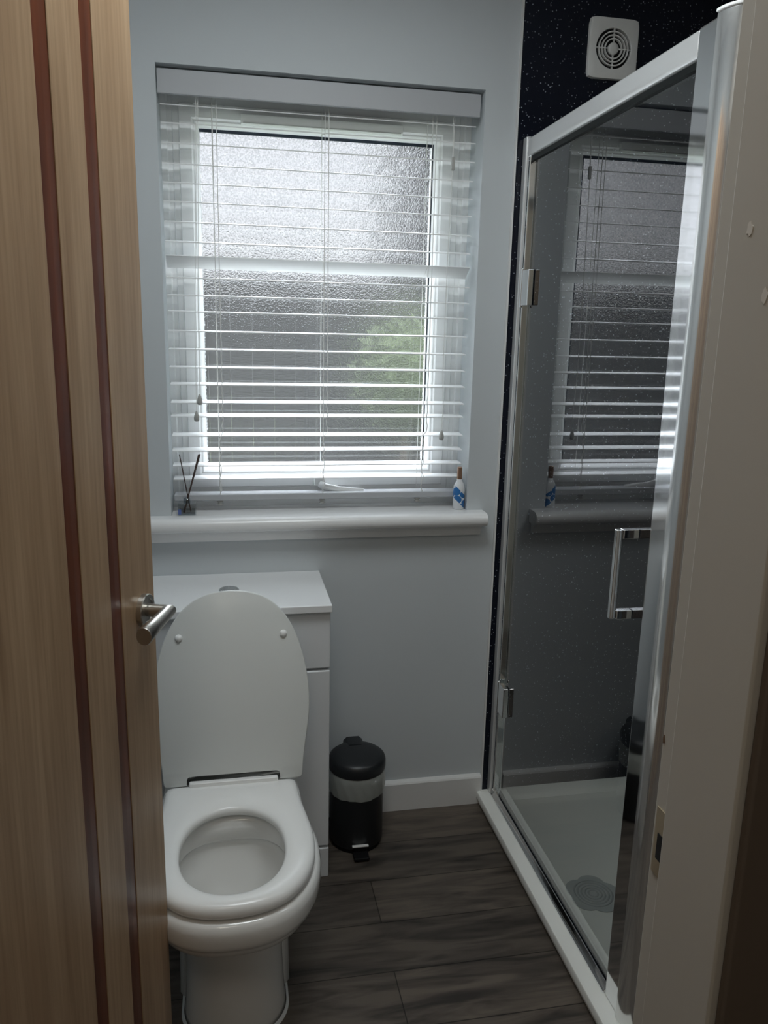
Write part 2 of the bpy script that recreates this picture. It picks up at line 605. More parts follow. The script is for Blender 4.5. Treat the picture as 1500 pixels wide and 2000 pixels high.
bm = bmesh.new()
bx(bm, 0.3801, 0.3812, -1.531, -1.518, 0.932, 0.958)
build('latch_hole', bm, HOLE, sp_)
bm = bmesh.new()
bx(bm, 0.376, 0.446, YF0 - 0.009, YF0, 0, 2.07)
bx(bm, -0.466, -0.396, YF0 - 0.009, YF0, 0, 2.07)
bx(bm, -0.396, 0.376, YF0 - 0.009, YF0, 2.0, 2.07)
build('architrave', bm, ARCH, tr, bevel=0.003)

CHIP = mat('bare_wood_chip', (0.16, 0.10, 0.06), 0.7)
FILLER = mat('pale_filler', (0.66, 0.64, 0.60), 0.6)
for cx, cy, cz, ry_, rz_, mm in ((0.3815, -1.5092, 1.0466, 0.0018, 0.0045, CHIP), (0.3695, -1.5658, 1.4795, 0.0035, 0.0048, FILLER),
                                 (0.3695, -1.5916, 1.432, 0.0035, 0.0055, FILLER)):
    bm = bmesh.new()
    rnd_ = random.Random(int(cz * 1000))
    ring_ = [(cy + ry_ * math.cos(2 * PI * k / 11) * rnd_.uniform(0.7, 1.2), cz + rz_ * math.sin(2 * PI * k / 11) * rnd_.uniform(0.7, 1.2)) for k in range(11)]
    prism_x(bm, ring_, cx, cx + 0.0008)
    build('paint_chip', bm, mm, tr)

# ------------------------------------------------------------------ window
win = empty('window_1', (0.25, 0.11, WZ0))
struct(win)
setp(win, 'white plastic framed window of pebbled obscure glass behind the blind')
PX0, PX1, PZ0, PZ1 = -0.06, 0.555, 1.031, 1.899


def frame_mesh(x0, x1, z0, z1, ix0, ix1, iz0, iz1, prof):
    """picture-frame: prof is (t, y), t=0 on the outside rectangle, 1 on the inside one"""
    bm = bmesh.new()
    rr = []
    for t, y in prof:
        a0, a1 = x0 + (ix0 - x0) * t, x1 + (ix1 - x1) * t
        b0, b1 = z0 + (iz0 - z0) * t, z1 + (iz1 - z1) * t
        rr.append([(a0, y, b0), (a1, y, b0), (a1, y, b1), (a0, y, b1)])
    rr.append(rr[0])
    vv = [[bm.verts.new(p) for p in r] for r in rr[:-1]]
    vv.append(vv[0])
    for a, b in zip(vv[:-1], vv[1:]):
        for i in range(4):
            j = (i + 1) % 4
            bm.faces.new((a[i], a[j], b[j], b[i]))
    return bm


SX0, SX1, SZ0, SZ1 = -0.110, 0.606, 0.975, 1.952
build('window_frame', frame_mesh(WX0, WX1, WZ0 + 0.0003, WZ1, SX0 + 0.006, SX1 - 0.006, SZ0 + 0.006, SZ1 - 0.006,
      [(0, 0.19), (0, 0.112), (0.28, 0.112), (0.34, 0.117), (0.55, 0.117), (0.60, 0.112), (0.92, 0.112), (1.0, 0.12), (1, 0.19)]), UPVC, win)
sash = build('sash', frame_mesh(SX0, SX1, SZ0, SZ1, PX0, PX1, PZ0, PZ1,
      [(0, 0.17), (0, 0.111), (0.05, 0.105), (0.62, 0.105), (0.70, 0.110), (0.78, 0.110), (0.84, 0.113), (1.0, 0.131), (1.0, 0.17)]), UPVC, win)
build('gasket', frame_mesh(PX0 - 0.001, PX1 + 0.001, PZ0 - 0.001, PZ1 + 0.001, PX0 + 0.0004, PX1 - 0.0030, PZ0 + 0.0006, PZ1 - 0.0075,
      [(0, 0.1315), (0, 0.1345), (1, 0.1345), (1, 0.1315)]), GASKET, sash)
bm = bmesh.new()
bm.faces.new([bm.verts.new(p) for p in ((PX0 - .008, 0.1405, PZ0 - .008), (PX1 + .008, 0.1405, PZ0 - .008), (PX1 + .008, 0.1405, PZ1 + .008), (PX0 - .008, 0.1405, PZ1 + .008))])
build('pebbled_pane', bm, FROST, win)
bm = bmesh.new()
vs = [bm.verts.new(p) for p in ((PX0 - .004, 0.1362, PZ0 - .004), (PX1 + .004, 0.1362, PZ0 - .004), (PX1 + .004, 0.1362, PZ1 + .004), (PX0 - .004, 0.1362, PZ1 + .004))]
bm.faces.new(vs)
po = build('smooth_pane', bm, PANEIN, win)
if po.data.polygons[0].normal.y > 0:
    po.data.flip_normals()
# trickle vent along the head of the sash
bm = bmesh.new()
prism_x(bm, [(0.105, 1.908), (0.094, 1.909), (0.091, 1.914), (0.091, 1.926), (0.094, 1.932), (0.105, 1.933)], 0.044, 0.462)
tv = build('trickle_vent', bm, UPVC, win, bevel=0.0015)
bm = bmesh.new()
bx(bm, 0.05, 0.456, 0.0905, 0.092, 1.9105, 1.9125)
build('vent_slot', bm, ACORN, tv)
# espagnolette handle at the foot of the sash
bm = bmesh.new()
bx(bm, 0.232, 0.262, 0.086, 0.105, 0.979, 1.004)
wh = build('window_handle', bm, UPVC, win, bevel=0.004, seg=3)
bm = bmesh.new()
tube(bm, [(0.247, 0.086, 0.985), (0.262, 0.078, 0.978), (0.30, 0.074, 0.971), (0.37, 0.074, 0.966)], [0.009, 0.010, 0.009, 0.007], 12)
build('lever', bm, UPVC, wh, smooth=True)

# sill: board with a bullnose front, plus the apron moulding beneath it
bm = bmesh.new()
nose = [(0.0, 0.9206), (-0.030, 0.9206)]
for k in range(1, 10):
    a = PI / 2 + PI * k / 10
    nose.append((-0.040 + 0.019 * math.cos(a), 0.9016 + 0.019 * math.sin(a)))
nose += [(-0.034, 0.8826), (0.0, 0.8826)]
prism_x(bm, nose, -0.245, 0.699)
bx(bm, WX0 + 0.0005, WX1 - 0.0005, 0.0003, 0.160, 0.90, 0.9206)
build('window_sill', bm, SILL, win)
for p in win.children[-1].data.polygons:
    p.use_smooth = abs(p.normal.x) < 0.5
win.children[-1].modifiers.new('edges', 'EDGE_SPLIT').split_angle = math.radians(50)
bm = bmesh.new()
prism_x(bm, [(0.0, 0.8826), (-0.026, 0.8826), (-0.026, 0.872), (-0.017, 0.860), (-0.014, 0.852), (0.0, 0.850)], -0.240, 0.692)
build('sill_apron', bm, SILL, win, bevel=0.001)

# ------------------------------------------------------------------ venetian blind
bl = empty('venetian_blind', (0.25, 0.06, 0.945))
setp(bl, 'white wooden venetian blind with open slats hanging in the window recess', 'window blind')
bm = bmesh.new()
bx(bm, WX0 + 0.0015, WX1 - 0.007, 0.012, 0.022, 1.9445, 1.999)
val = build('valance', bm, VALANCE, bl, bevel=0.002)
bm = bmesh.new()
bx(bm, WX0 + 0.006, WX1 - 0.010, 0.030, 0.095, 1.974, 2.004)
build('headrail', bm, UPVC, bl)
SW, ST = 0.046, 0.0024
YS = 0.0665
slat_z = [1.929, 1.888, 1.843, 1.796, 1.752, 1.708, 1.660, 1.613, 1.581, 1.527, 1.484, 1.444, 1.395, 1.349, 1.303, 1.259, 1.212,
          1.176, 1.125, 1.085, 1.045, 1.009]
bm = bmesh.new()
pr = []
for k in range(9):
    s = -SW / 2 + SW * k / 8
    pr.append((s, 0.0007 * (1 - (2 * s / SW) ** 2)))
top = [(s, z + ST / 2) for s, z in pr]
bot = [(s, z - ST / 2) for s, z in reversed(pr)]
prism_x(bm, top + bot, -0.1475, 0.6455)
slat0 = build('slat', bm, SLAT, None, smooth=False)
slat0.parent = bl
tilts = [13.6, 12.5, 11.3, 10.1, 9.0, 7.9, 8.3, 8.4, -36, 4.5, 3.6, 3.2, 3, 2.6, 2.8, 4.6, 5, 5, 5, 4.4, 3, 2.5]
for i, zf in enumerate(slat_z):
    s = slat0 if i == 0 else slat0.copy()
    if i:
        COL.objects.link(s)
    a = math.radians(tilts[i])
    zc = zf + math.sin(a) * SW / 2
    s.parent = bl
    s.matrix_parent_inverse = Matrix.Identity(4)
    s.location = (-0.25 + random.uniform(-0.0012, 0.0012), YS - 0.06, zc - 0.945)
    s.rotation_euler = (a, math.radians(random.uniform(-0.08, 0.08)), 0)
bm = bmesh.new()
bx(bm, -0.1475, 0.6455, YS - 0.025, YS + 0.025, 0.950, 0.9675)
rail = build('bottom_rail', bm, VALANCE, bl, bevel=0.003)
for x in (-0.028, 0.251, 0.522):
    bm = bmesh.new()
    lathe(bm, [(0.0045, -0.001), (0.0095, -0.006), (0.0055, -0.0085), (0.0055, -0.010), (0.009, -0.013), (0.004, -0.016)], (x, YS - 0.012, 0.9515), 14)
    build('cord_plug', bm, ACORN, rail, smooth=True)
# ladder cords (front and back string, rungs) and the slack lift cord
for x in (-0.026, 0.251, 0.529):
    bm = bmesh.new()
    tube(bm, [(x, 0.0415, 0.968), (x, 0.0415, 1.95)], 0.0010, 6)
    tube(bm, [(x - 0.002, 0.0915, 0.968), (x - 0.002, 0.0915, 1.95)], 0.0009, 6)
    for i, zf in enumerate(slat_z):
        a = math.radians(tilts[i])
        zc = zf + math.sin(a) * SW / 2
        h = 0.025
        tube(bm, [(x, YS - h, zc - h * math.sin(a) - 0.0022), (x - 0.001, YS + h, zc + h * math.sin(a) - 0.0022)], 0.0007, 5)
    build('ladder_cord', bm, CORD, bl)
    bm = bmesh.new()
    pts = []
    for k in range(70):
        z = 0.968 + (1.95 - 0.968) * k / 69
        wob = 0.0035 * math.sin(k * 1.9 + x * 40) * max(0.0, (1.40 - z) / 0.4)
        pts.append((x + 0.010 - (0.008 if z < 1.13 else 0) + wob, 0.0405, z))
    tube(bm, pts, 0.0011, 6)
    build('lift_cord', bm, CORD, bl)


def acorn(parent, x, y, z):
    bm = bmesh.new()
    lathe(bm, [(0.0015, 0.026), (0.004, 0.021), (0.0066, 0.012), (0.0072, 0.005), (0.006, 0.0), (0.003, -0.0015)], (x, y, z - 0.012), 16)
    return build('acorn_pull', bm, ACORN, parent, smooth=True)


for x0, x1, z1 in ((-0.0585, -0.073, 1.223), (-0.063, -0.082, 1.18)):
    bm = bmesh.new()
    tube(bm, [(x0, 0.028, 1.95), (x0 - 0.003, 0.026, 1.8), (x1 + 0.002, 0.022, 1.4), (x1, 0.021, z1 + 0.012)], 0.0008, 6)
    c = build('pull_cord', bm, CORD, bl)
    acorn(c, x1, 0.021, z1)
bm = bmesh.new()
tube(bm, [(0.579, 0.028, 1.95), (0.580, 0.024, 1.845)], 0.0008, 6)
tube(bm, [(0.583, 0.028, 1.95), (0.5815, 0.024, 1.845)], 0.0008, 6)
tube(bm, [(0.580, 0.022, 1.82), (0.576, 0.022, 1.6), (0.5745, 0.021, 1.30), (0.577, 0.020, 1.245), (0.579, 0.020, 1.205), (0.577, 0.02, 1.142)], 0.0009, 6)
c = build('tilt_cord', bm, CORD, bl)
acorn(c, 0.577, 0.02, 1.130)
bm = bmesh.new()
bx(bm, 0.5765, 0.5855, 0.0185, 0.0255, 1.816, 1.849)
build('cord_connector', bm, ACORN, c, bevel=0.002)

# ------------------------------------------------------------------ things on the sill
df = empty('reed_diffuser', (-0.113, 0.016, 0.9206))
setp(df, 'small clear glass reed diffuser with dark brown reeds on the left end of the sill', 'reed diffuser')
bm = bmesh.new()
bx(bm, -0.136, -0.090, -0.004, 0.036, 0.9208, 0.953)
build('glass_bottle', bm, CLEAR, df, bevel=0.003)
bm = bmesh.new()
bx(bm, -0.133, -0.093, -0.001, 0.033, 0.924, 0.9335)
build('oil', bm, LIQUID, df)
bm = bmesh.new()
lathe(bm, [(0.010, 0.953), (0.010, 0.966), (0.0075, 0.966), (0.0075, 0.953)], (-0.113, 0.016, 0.0002), 20, False, False)
build('bottle_neck', bm, CLEAR, df, smooth=True)
bm = bmesh.new()
bx(bm, -0.1355, -0.1275, -0.0048, -0.0042, 0.925, 0.938)
build('paper_label', bm, mat('blue_label', (0.08, 0.12, 0.3), 0.5), df)
for a, b, r in (((-0.104, 0.022, 0.926), (-0.1290, 0.024, 1.080), 0.0013), ((-0.121, 0.013, 0.926), (-0.0795, 0.022, 1.080), 0.0018),
                ((-0.1225, 0.018, 0.926), (-0.0765, 0.026, 1.080), 0.0018)):
    bm = bmesh.new()
    tube(bm, [a, b], r, 8)
    build('reed', bm, REED, df)

LOT = mat('white_bottle_blue_blots', (0.72, 0.74, 0.76), 0.3)
_t = N(LOT, 'ShaderNodeTexCoord')
_n = N(LOT, 'ShaderNodeTexVoronoi')
_n.inputs['Scale'].default_value = 52
_g = N(LOT, 'ShaderNodeMath', operation='LESS_THAN')
_g.inputs[1].default_value = 0.62
_x = N(LOT, 'ShaderNodeSeparateXYZ')
_a = N(LOT, 'ShaderNodeMath', operation='ADD')       # a slanting band: z + x
_c = N(LOT, 'ShaderNodeMath', operation='COMPARE')
_c.inputs[1].default_value = 0.036
_c.inputs[2].default_value = 0.019
_mu = N(LOT, 'ShaderNodeMath', operation='MULTIPLY')
_mx = N(LOT, 'ShaderNodeMix', data_type='RGBA')
_mx.inputs[6].default_value = (0.72, 0.74, 0.76, 1)
_mx.inputs[7].default_value = (0.03, 0.16, 0.42, 1)
L(LOT, _t.outputs['Object'], _n.inputs['Vector'])
L(LOT, _n.outputs['Distance'], _g.inputs[0])
L(LOT, _t.outputs['Object'], _x.inputs[0])
L(LOT, _x.outputs['Z'], _a.inputs[0])
L(LOT, _x.outputs['X'], _a.inputs[1])
L(LOT, _a.outputs[0], _c.inputs[0])
L(LOT, _g.outputs[0], _mu.inputs[0])
L(LOT, _c.outputs[0], _mu.inputs[1])
L(LOT, _mu.outputs[0], _mx.inputs['Factor'])
L(LOT, _mx.outputs[2], bsdf(LOT).inputs['Base Color'])
lo = empty('lotion_bottle', (0.634, 0.018, 0.9206))
lo['local_space'] = 1
setp(lo, 'small white bottle with blue blots and copper cap on the right end of the sill', 'bottle')
bm = bmesh.new()
lathe(bm, [(0.0, 0.0002), (0.0150, 0.0004), (0.0165, 0.003), (0.0165, 0.056), (0.0155, 0.066), (0.011, 0.076), (0.0075, 0.081), (0.0072, 0.086), (0, 0.086)], (0, 0, 0), 32)
build('bottle_body', bm, LOT, lo, smooth=True)
bm = bmesh.new()
lathe(bm, [(0.0, 0.0862), (0.0072, 0.0862), (0.0072, 0.119), (0.0062, 0.1205), (0, 0.1205)], (0, 0, 0), 24)
build('cap', bm, COPPER, lo, smooth=False)

# ------------------------------------------------------------------ back-to-wall toilet unit
un = empty('toilet_cabinet', (-0.01, -0.14, 0))
setp(un, 'white gloss back-to-wall cabinet with worktop behind the toilet', 'bathroom cabinet')
boxo('worktop', -0.262, 0.2374, -0.2924, -0.0005, 0.7384, 0.7584, WORKTOP, un, bevel=0.003)
boxo('carcass', -0.256, 0.2325, -0.262, -0.0005, 0.0, 0.7374, UNIT, un)
boxo('top_panel', -0.256, 0.2345, -0.279, -0.2625, 0.5895, 0.7355, UNIT, un, bevel=0.004)
boxo('lower_panel', -0.256, 0.2345, -0.279, -0.2625, 0.0925, 0.5835, UNIT, un, bevel=0.004)
boxo('plinth', -0.256, 0.2345, -0.279, -0.2625, 0.0, 0.086, UNIT, un, bevel=0.003)
bm = bmesh.new()
lathe(bm, [(0, 0), (0.025, 0), (0.025, 0.003), (0.0225, 0.0055), (0.020, 0.0055), (0.0195, 0.004), (0, 0.004)], (-0.008, -0.152, 0.7585), 40)
fb = build('flush_button', bm, CHROME, un, smooth=True)
for sgn in (-1, 1):
    bm = bmesh.new()
    pts = [(-0.008 + sgn * (0.0006 + 0.0182 * math.cos(a)), -0.152 + 0.0185 * math.sin(a)) for a in [-PI / 2 + PI * k / 14 for k in range(15)]]
    prism_z(bm, pts, 0.7626, 0.7650)
    build('button_half', bm, CHROME, fb, bevel=0.0008)

# ------------------------------------------------------------------ toilet
XT = -0.0095
to = empty('toilet', (XT, -0.56, 0))
setp(to, 'white ceramic toilet with its lid raised, in front of the white cabinet', 'toilet')
NP = 120


def egg(hw, front, back, z, cy=-0.655, nf=2.05, nb=2.6):
    out = []
    for k in range(NP):
        t = 2 * PI * k / NP
        c, s = math.cos(t), math.sin(t)
        if s < 0:
            n, ln = nf, cy - front
        else:
            n, ln = nb, back - cy
        out.append((XT + hw * math.copysign(abs(c) ** (2 / n), c), cy + ln * math.copysign(abs(s) ** (2 / n), s), z))
    return out


YB = -0.2795
half = [(0.0, -0.862), (0.045, -0.858), (0.085, -0.844), (0.118, -0.817), (0.144, -0.778), (0.1595, -0.730), (0.165, -0.68), (0.1635, -0.63),
        (0.157, -0.58), (0.1505, -0.53), (0.1475, -0.49), (0.1465, -0.452), (0.142, -0.440), (0.130, -0.437), (0.06, -0.437), (0.0, -0.437)]
HC = (0.0, -0.688)


def polar(points, th):
    """distance from HC to the closed outline along angle th"""
    d = Vector((math.cos(th), math.sin(th)))
    best = None
    n = len(points)
    for i in range(n):
        p, q = Vector(points[i]) - Vector(HC), Vector(points[(i + 1) % n]) - Vector(HC)
        e = q - p
        det = d.x * (-e.y) + d.y * e.x
        if abs(det) < 1e-9:
            continue
        t = (p.x * (-e.y) + p.y * e.x) / det
        s = (d.x * p.y - d.y * p.x) / det
        if t > 0 and -1e-6 <= s <= 1 + 1e-6:
            best = t if best is None else max(best, t)
    return best or 0.1


def smooth_outline(pts, it=2):
    for _ in range(it):
        out = []
        n = len(pts)
        for i in range(n):
            p, q = Vector(pts[i]), Vector(pts[(i + 1) % n])
            out += [tuple(p * 0.75 + q * 0.25), tuple(p * 0.25 + q * 0.75)]
        pts = out
    return pts


outl = smooth_outline(half + [(-x, y) for x, y in reversed(half[1:-1])])
# the pan follows the seat, a little larger, and runs back to the cabinet
panh = [(0.0, -0.872), (0.048, -0.868), (0.090, -0.853), (0.126, -0.824), (0.153, -0.783), (0.170, -0.734), (0.177, -0.68), (0.1765, -0.63),
        (0.168, -0.575), (0.158, -0.525), (0.153, -0.48), (0.151, -0.42), (0.150, -0.35), (0.149, YB + 0.004), (0.143, YB), (0.07, YB), (0.0, YB)]
pano = smooth_outline(panh + [(-x, y) for x, y in reversed(panh[1:-1])])


def pan_ring(d, z):
    """pan outline grown by d everywhere but at the cabinet"""
    out = []
    for k in range(NP):
        th = 2 * PI * k / NP
        r = polar(pano, th)
        c, s_ = math.cos(th), math.sin(th)
        w_ = 1.0 if s_ < 0.6 else max(0.0, 1.0 - (s_ - 0.6) / 0.25)
        r += d * w_
        out.append((XT + HC[0] + c * r, HC[1] + s_ * r, z))
    return out


def resample(pts):
    """an egg section re-cut at the same angles about HC"""
    flat = [(p[0] - XT, p[1]) for p in pts]
    return [(XT + HC[0] + math.cos(2 * PI * k / NP) * polar(flat, 2 * PI * k / NP), HC[1] + math.sin(2 * PI * k / NP) * polar(flat, 2 * PI * k / NP), pts[0][2]) for k in range(NP)]


def mixr(a, b, f, z):
    return [(p[0] * (1 - f) + q[0] * f, p[1] * (1 - f) + q[1] * f, z) for p, q in zip(a, b)]


bm = bmesh.new()
ped = resample(egg(0.105, -0.758, YB, 0.248, nb=7))
up = pan_ring(-0.020, 0.27)
sec = [resample(e) for e in (
    egg(0.106, -0.752, YB, 0.0, nb=7), egg(0.104, -0.750, YB, 0.02, nb=7), egg(0.100, -0.742, YB, 0.08, nb=7),
    egg(0.098, -0.738, YB, 0.14, nb=7), egg(0.099, -0.742, YB, 0.19, nb=7), egg(0.101, -0.748, YB, 0.23, nb=7))]
sec += [mixr(ped, up, 0.0, 0.247), mixr(ped, up, 0.13, 0.256), mixr(ped, up, 0.38, 0.265), mixr(ped, up, 0.66, 0.274), mixr(ped, up, 0.87, 0.284), pan_ring(-0.0165, 0.297), pan_ring(-0.0135, 0.306),
        pan_ring(-0.0125, 0.3105), pan_ring(-0.0095, 0.3135), pan_ring(-0.003, 0.3185), pan_ring(0.0, 0.330), pan_ring(0.0, 0.352), pan_ring(-0.003, 0.365),
        pan_ring(-0.010, 0.371)]
sec += [resample(e) for e in (
    egg(0.128, -0.832, -0.47, 0.373), egg(0.1125, -0.826, -0.54, 0.371), egg(0.1095, -0.823, -0.546, 0.360), egg(0.1095, -0.823, -0.546, 0.326),
    egg(0.113, -0.826, -0.542, 0.318), egg(0.118, -0.829, -0.538, 0.315), egg(0.116, -0.824, -0.540, 0.300), egg(0.109, -0.804, -0.545, 0.284),
    egg(0.100, -0.776, -0.552, 0.268), egg(0.091, -0.744, -0.560, 0.250), egg(0.084, -0.728, -0.575, 0.215), egg(0.070, -0.718, -0.596, 0.170), egg(0.048, -0.703, -0.618, 0.120))]
rings(bm, sec, True, True, True)
build('pan', bm, CERAMIC, to, smooth=True)
# water lying in the bowl
bm = bmesh.new()
vs = [bm.verts.new(p) for p in egg(0.058, -0.709, -0.609, 0.138)]
bm.faces.new(vs)
build('water', bm, mat('bowl_water', (0.50, 0.50, 0.48), 0.05), to)
# bead of sealant round the foot
bm = bmesh.new()
a = egg(0.1065, -0.7525, YB, 0.0, nb=7)
bb = [(XT + (p[0] - XT) * 1.05, -0.655 + (p[1] + 0.655) * (1.05 if p[1] < -0.655 else 1.0), 0.0) for p in a]
cc = [(p[0], p[1], 0.007) for p in a]
rings(bm, [bb, cc], True)
build('sealant_bead', bm, SEALANT, to, smooth=True)
# side flanges of the trap behind the narrow front of the pedestal
for sg_ in (-1, 1):
    bm = bmesh.new()
    sec = []
    for z, hw, yf in ((0.0, 0.117, -0.62), (0.05, 0.115, -0.63), (0.15, 0.113, -0.64), (0.22, 0.113, -0.645), (0.250, 0.113, -0.65)):
        sec.append([(XT + sg_ * x, y, z) for x, y in [(0.0955, YB), (0.0955, yf), (hw - 0.010, yf), (hw, yf + 0.016), (hw, YB)]])
    rings(bm, sec, True, True, True)
    build('trap_casing', bm, CERAMIC, to, bevel=0.004, seg=3)

# seat ring
NS = 128
prof_s = [(0.0, -0.014), (0.0, -0.006), (0.035, -0.002), (0.10, 0.0005), (0.30, 0.0035), (0.60, 0.004), (0.82, 0.002), (0.93, -0.002), (0.985, -0.008),
          (1.0, -0.015), (0.99, -0.020), (0.90, -0.0225), (0.10, -0.0225), (0.02, -0.020)]
ZS = 0.4005
bm = bmesh.new()
cols = []
for k in range(NS):
    th = 2 * PI * k / NS
    ro = polar(outl, th)
    c, s = math.cos(th), math.sin(th)
    hx, hy = 0.1030, (0.131 if s < 0 else 0.140)
    n = 2.15
    ri = 1.0 / ((abs(c) / hx) ** n + (abs(s) / hy) ** n) ** (1 / n)
    cols.append([(XT + HC[0] + c * (ri + (ro - ri) * t), HC[1] + s * (ri + (ro - ri) * t), ZS + z) for t, z in prof_s])
vv = [[bm.verts.new(p) for p in c] for c in cols]
for k in range(NS):
    a, b = vv[k], vv[(k + 1) % NS]
    for i in range(len(prof_s)):
        j = (i + 1) % len(prof_s)
        bm.faces.new((a[i], b[i], b[j], a[j]))
build('seat', bm, SEATP, to, smooth=True)
# hinge tabs rising from the back edge of the seat
for sx_ in (-0.088, 0.088):
    bm = bmesh.new()
    bx(bm, XT + sx_ - 0.0105, XT + sx_ + 0.0105, -0.449, -0.430, 0.385, 0.4165)
    build('hinge', bm, SEATP, to, bevel=0.003, seg=3)

XLID_ = -0.0045
boxo('hinge_cover', XLID_ - 0.0985, XLID_ + 0.0985, -0.4620, -0.4470, 0.3735, 0.4125, SEATP, to, bevel=0.003)
# raised lid, leaning back
LA = math.radians(16)
lid_half = [(0.0, 0.4215), (0.045, 0.418), (0.085, 0.402), (0.118, 0.372), (0.143, 0.330), (0.161, 0.280), (0.172, 0.225), (0.1765, 0.165), (0.172, 0.115),
            (0.164, 0.07), (0.158, 0.03), (0.1555, 0.0), (0.1535, -0.010), (0.148, -0.0125)]
lo_edge = [(0.125, -0.0125), (0.1025, -0.0125), (0.1005, -0.010), (0.1005, 0.002), (0.098, 0.0055), (0.06, 0.0055)]
rhalf = smooth_outline
R_ = lid_half + lo_edge


def open_smooth(pts, it=2):
    for _ in range(it):
        out = [pts[0]]
        for p, q in zip(pts[:-1], pts[1:]):
            p, q = Vector(p), Vector(q)
            out += [tuple(p * 0.75 + q * 0.25), tuple(p * 0.25 + q * 0.75)]
        out.append(pts[-1])
        pts = out
    return pts


R_ = open_smooth(R_, 2)
lid_outline = R_ + [(-u, v) for u, v in reversed(R_[1:])]
XLID = -0.0045
cen = Vector((0.0, 0.2))


def lidpt(u, v, d):
    # d: distance in front of the lid plane (towards the room)
    return (XLID + u, -0.445 + v * math.sin(LA) - d * math.cos(LA), 0.4125 + v * math.cos(LA) + d * math.sin(LA))


def inset(pts, amt):
    n = len(pts)
    out = []
    for i in range(n):
        p0, p1, p2 = Vector(pts[i - 1]), Vector(pts[i]), Vector(pts[(i + 1) % n])
        t = (p2 - p0).normalized()
        nn = Vector((t.y, -t.x))        # outline runs clockwise seen with v up, so this points inward
        out.append(tuple(p1 + nn * amt))
    return out


def area(pts):
    return sum(pts[i][0] * pts[(i + 1) % len(pts)][1] - pts[(i + 1) % len(pts)][0] * pts[i][1] for i in range(len(pts)))


sg = 1 if area(lid_outline) < 0 else -1
bm = bmesh.new()
lr = []
for ins, d in ((0.006, -0.010), (0.0015, -0.007), (0.0, -0.002), (0.0, 0.003), (0.0015, 0.0052), (0.003, 0.006)):
    lr.append([lidpt(u, v, d) for u, v in inset(lid_outline, ins * sg)])
rings(bm, lr, True, True, True)
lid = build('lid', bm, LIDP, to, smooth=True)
lid.modifiers.new('edges', 'EDGE_SPLIT').split_angle = math.radians(50)
for u in (-0.1165, 0.1185):
    bm = bmesh.new()
    rr = []
    for rad, d in ((0.0085, 0.0058), (0.008, 0.0085), (0.0062, 0.0115), (0.003, 0.0135)):
        rr.append([lidpt(u + rad * math.cos(2 * PI * k / 20), 0.318 + rad * math.sin(2 * PI * k / 20), d) for k in range(20)])
    rings(bm, rr, True, False, True)
    build('buffer', bm, SEATP, lid, smooth=True)

# ------------------------------------------------------------------ pedal bin
XB, YBN = 0.331, -0.128
bn = empty('pedal_bin', (XB, YBN, 0))
setp(bn, 'small black pedal bin with a clear bag showing under its lid, against the back wall', 'bin')
bm = bmesh.new()
lathe(bm, [(0, 0.012), (0.068, 0.012), (0.0705, 0.018), (0.0705, 0.226), (0, 0.226)], (XB, YBN, 0), 48)
build('body', bm, BLACK, bn, smooth=True).modifiers.new('edges', 'EDGE_SPLIT').split_angle = math.radians(40)
bm = bmesh.new()
lathe(bm, [(0, 0.0), (0.066, 0.0), (0.067, 0.012), (0, 0.012)], (XB, YBN, 0), 48)
build('base_ring', bm, BLACKRUB, bn)
bm = bmesh.new()
lathe(bm, [(0.070, 0.228), (0.0745, 0.228), (0.0755, 0.234), (0.0755, 0.250), (0.073, 0.259), (0.066, 0.265), (0.05, 0.269), (0.025, 0.2715), (0, 0.272)], (XB, YBN, 0), 48, False, False)
rings(bm, [[(XB + xx, YBN + yy, zz) for xx, zz in ((-0.028, 0.234), (0.028, 0.234), (0.026, 0.262), (0.016, 0.2715), (-0.016, 0.2715), (-0.026, 0.262))] for yy in (0.035, 0.080)], True, True, True)
build('lid', bm, BLACK, bn, smooth=True).modifiers.new('edges', 'EDGE_SPLIT').split_angle = math.radians(50)
bm = bmesh.new()
rr = []
n = 64
for z, r0, amp in ((0.229, 0.0725, 0.0), (0.222, 0.0745, 0.0006), (0.205, 0.0752, 0.001), (0.190, 0.0748, 0.0013), (0.175, 0.0742, 0.0013), (0.162, 0.0728, 0.001)):
    rr.append([(XB + (r0 + amp * math.sin(k * 1.7 + z * 90)) * math.cos(2 * PI * k / n), YBN + (r0 + amp * math.sin(k * 1.7 + z * 90)) * math.sin(2 * PI * k / n),
                z + (0.0012 * math.sin(k * 0.6) if z < 0.17 else 0)) for k in range(n)])
rings(bm, rr, True)
build('bin_bag', bm, FILM, bn, smooth=True)
bm = bmesh.new()
bx(bm, XB - 0.020, XB + 0.020, YBN - 0.105, YBN - 0.060, 0.004, 0.013)
pd = build('pedal', bm, BLACKRUB, bn, bevel=0.003)
bm = bmesh.new()
bx(bm, XB - 0.0215, XB + 0.0215, YBN - 0.0790, YBN - 0.0700, 0.0275, 0.0310)
build('pedal_strip', bm, FANP, pd, bevel=0.001)
bm = bmesh.new()
bx(bm, XB - 0.016, XB + 0.016, YBN - 0.0765, YBN - 0.068, 0.010, 0.027)
build('pedal_bracket', bm, BLACKRUB, pd)

bn.scale = (1.05, 1.05, 1.0)

# ------------------------------------------------------------------ shower tray
ty = empty('shower_tray', (1.12, -0.46, 0))
setp(ty, 'white low shower tray behind the glass door', 'shower tray')
TX0, TX1, TY0, TY1, TZ = 0.722, XR - 0.008, -0.915, -0.0085, 0.042


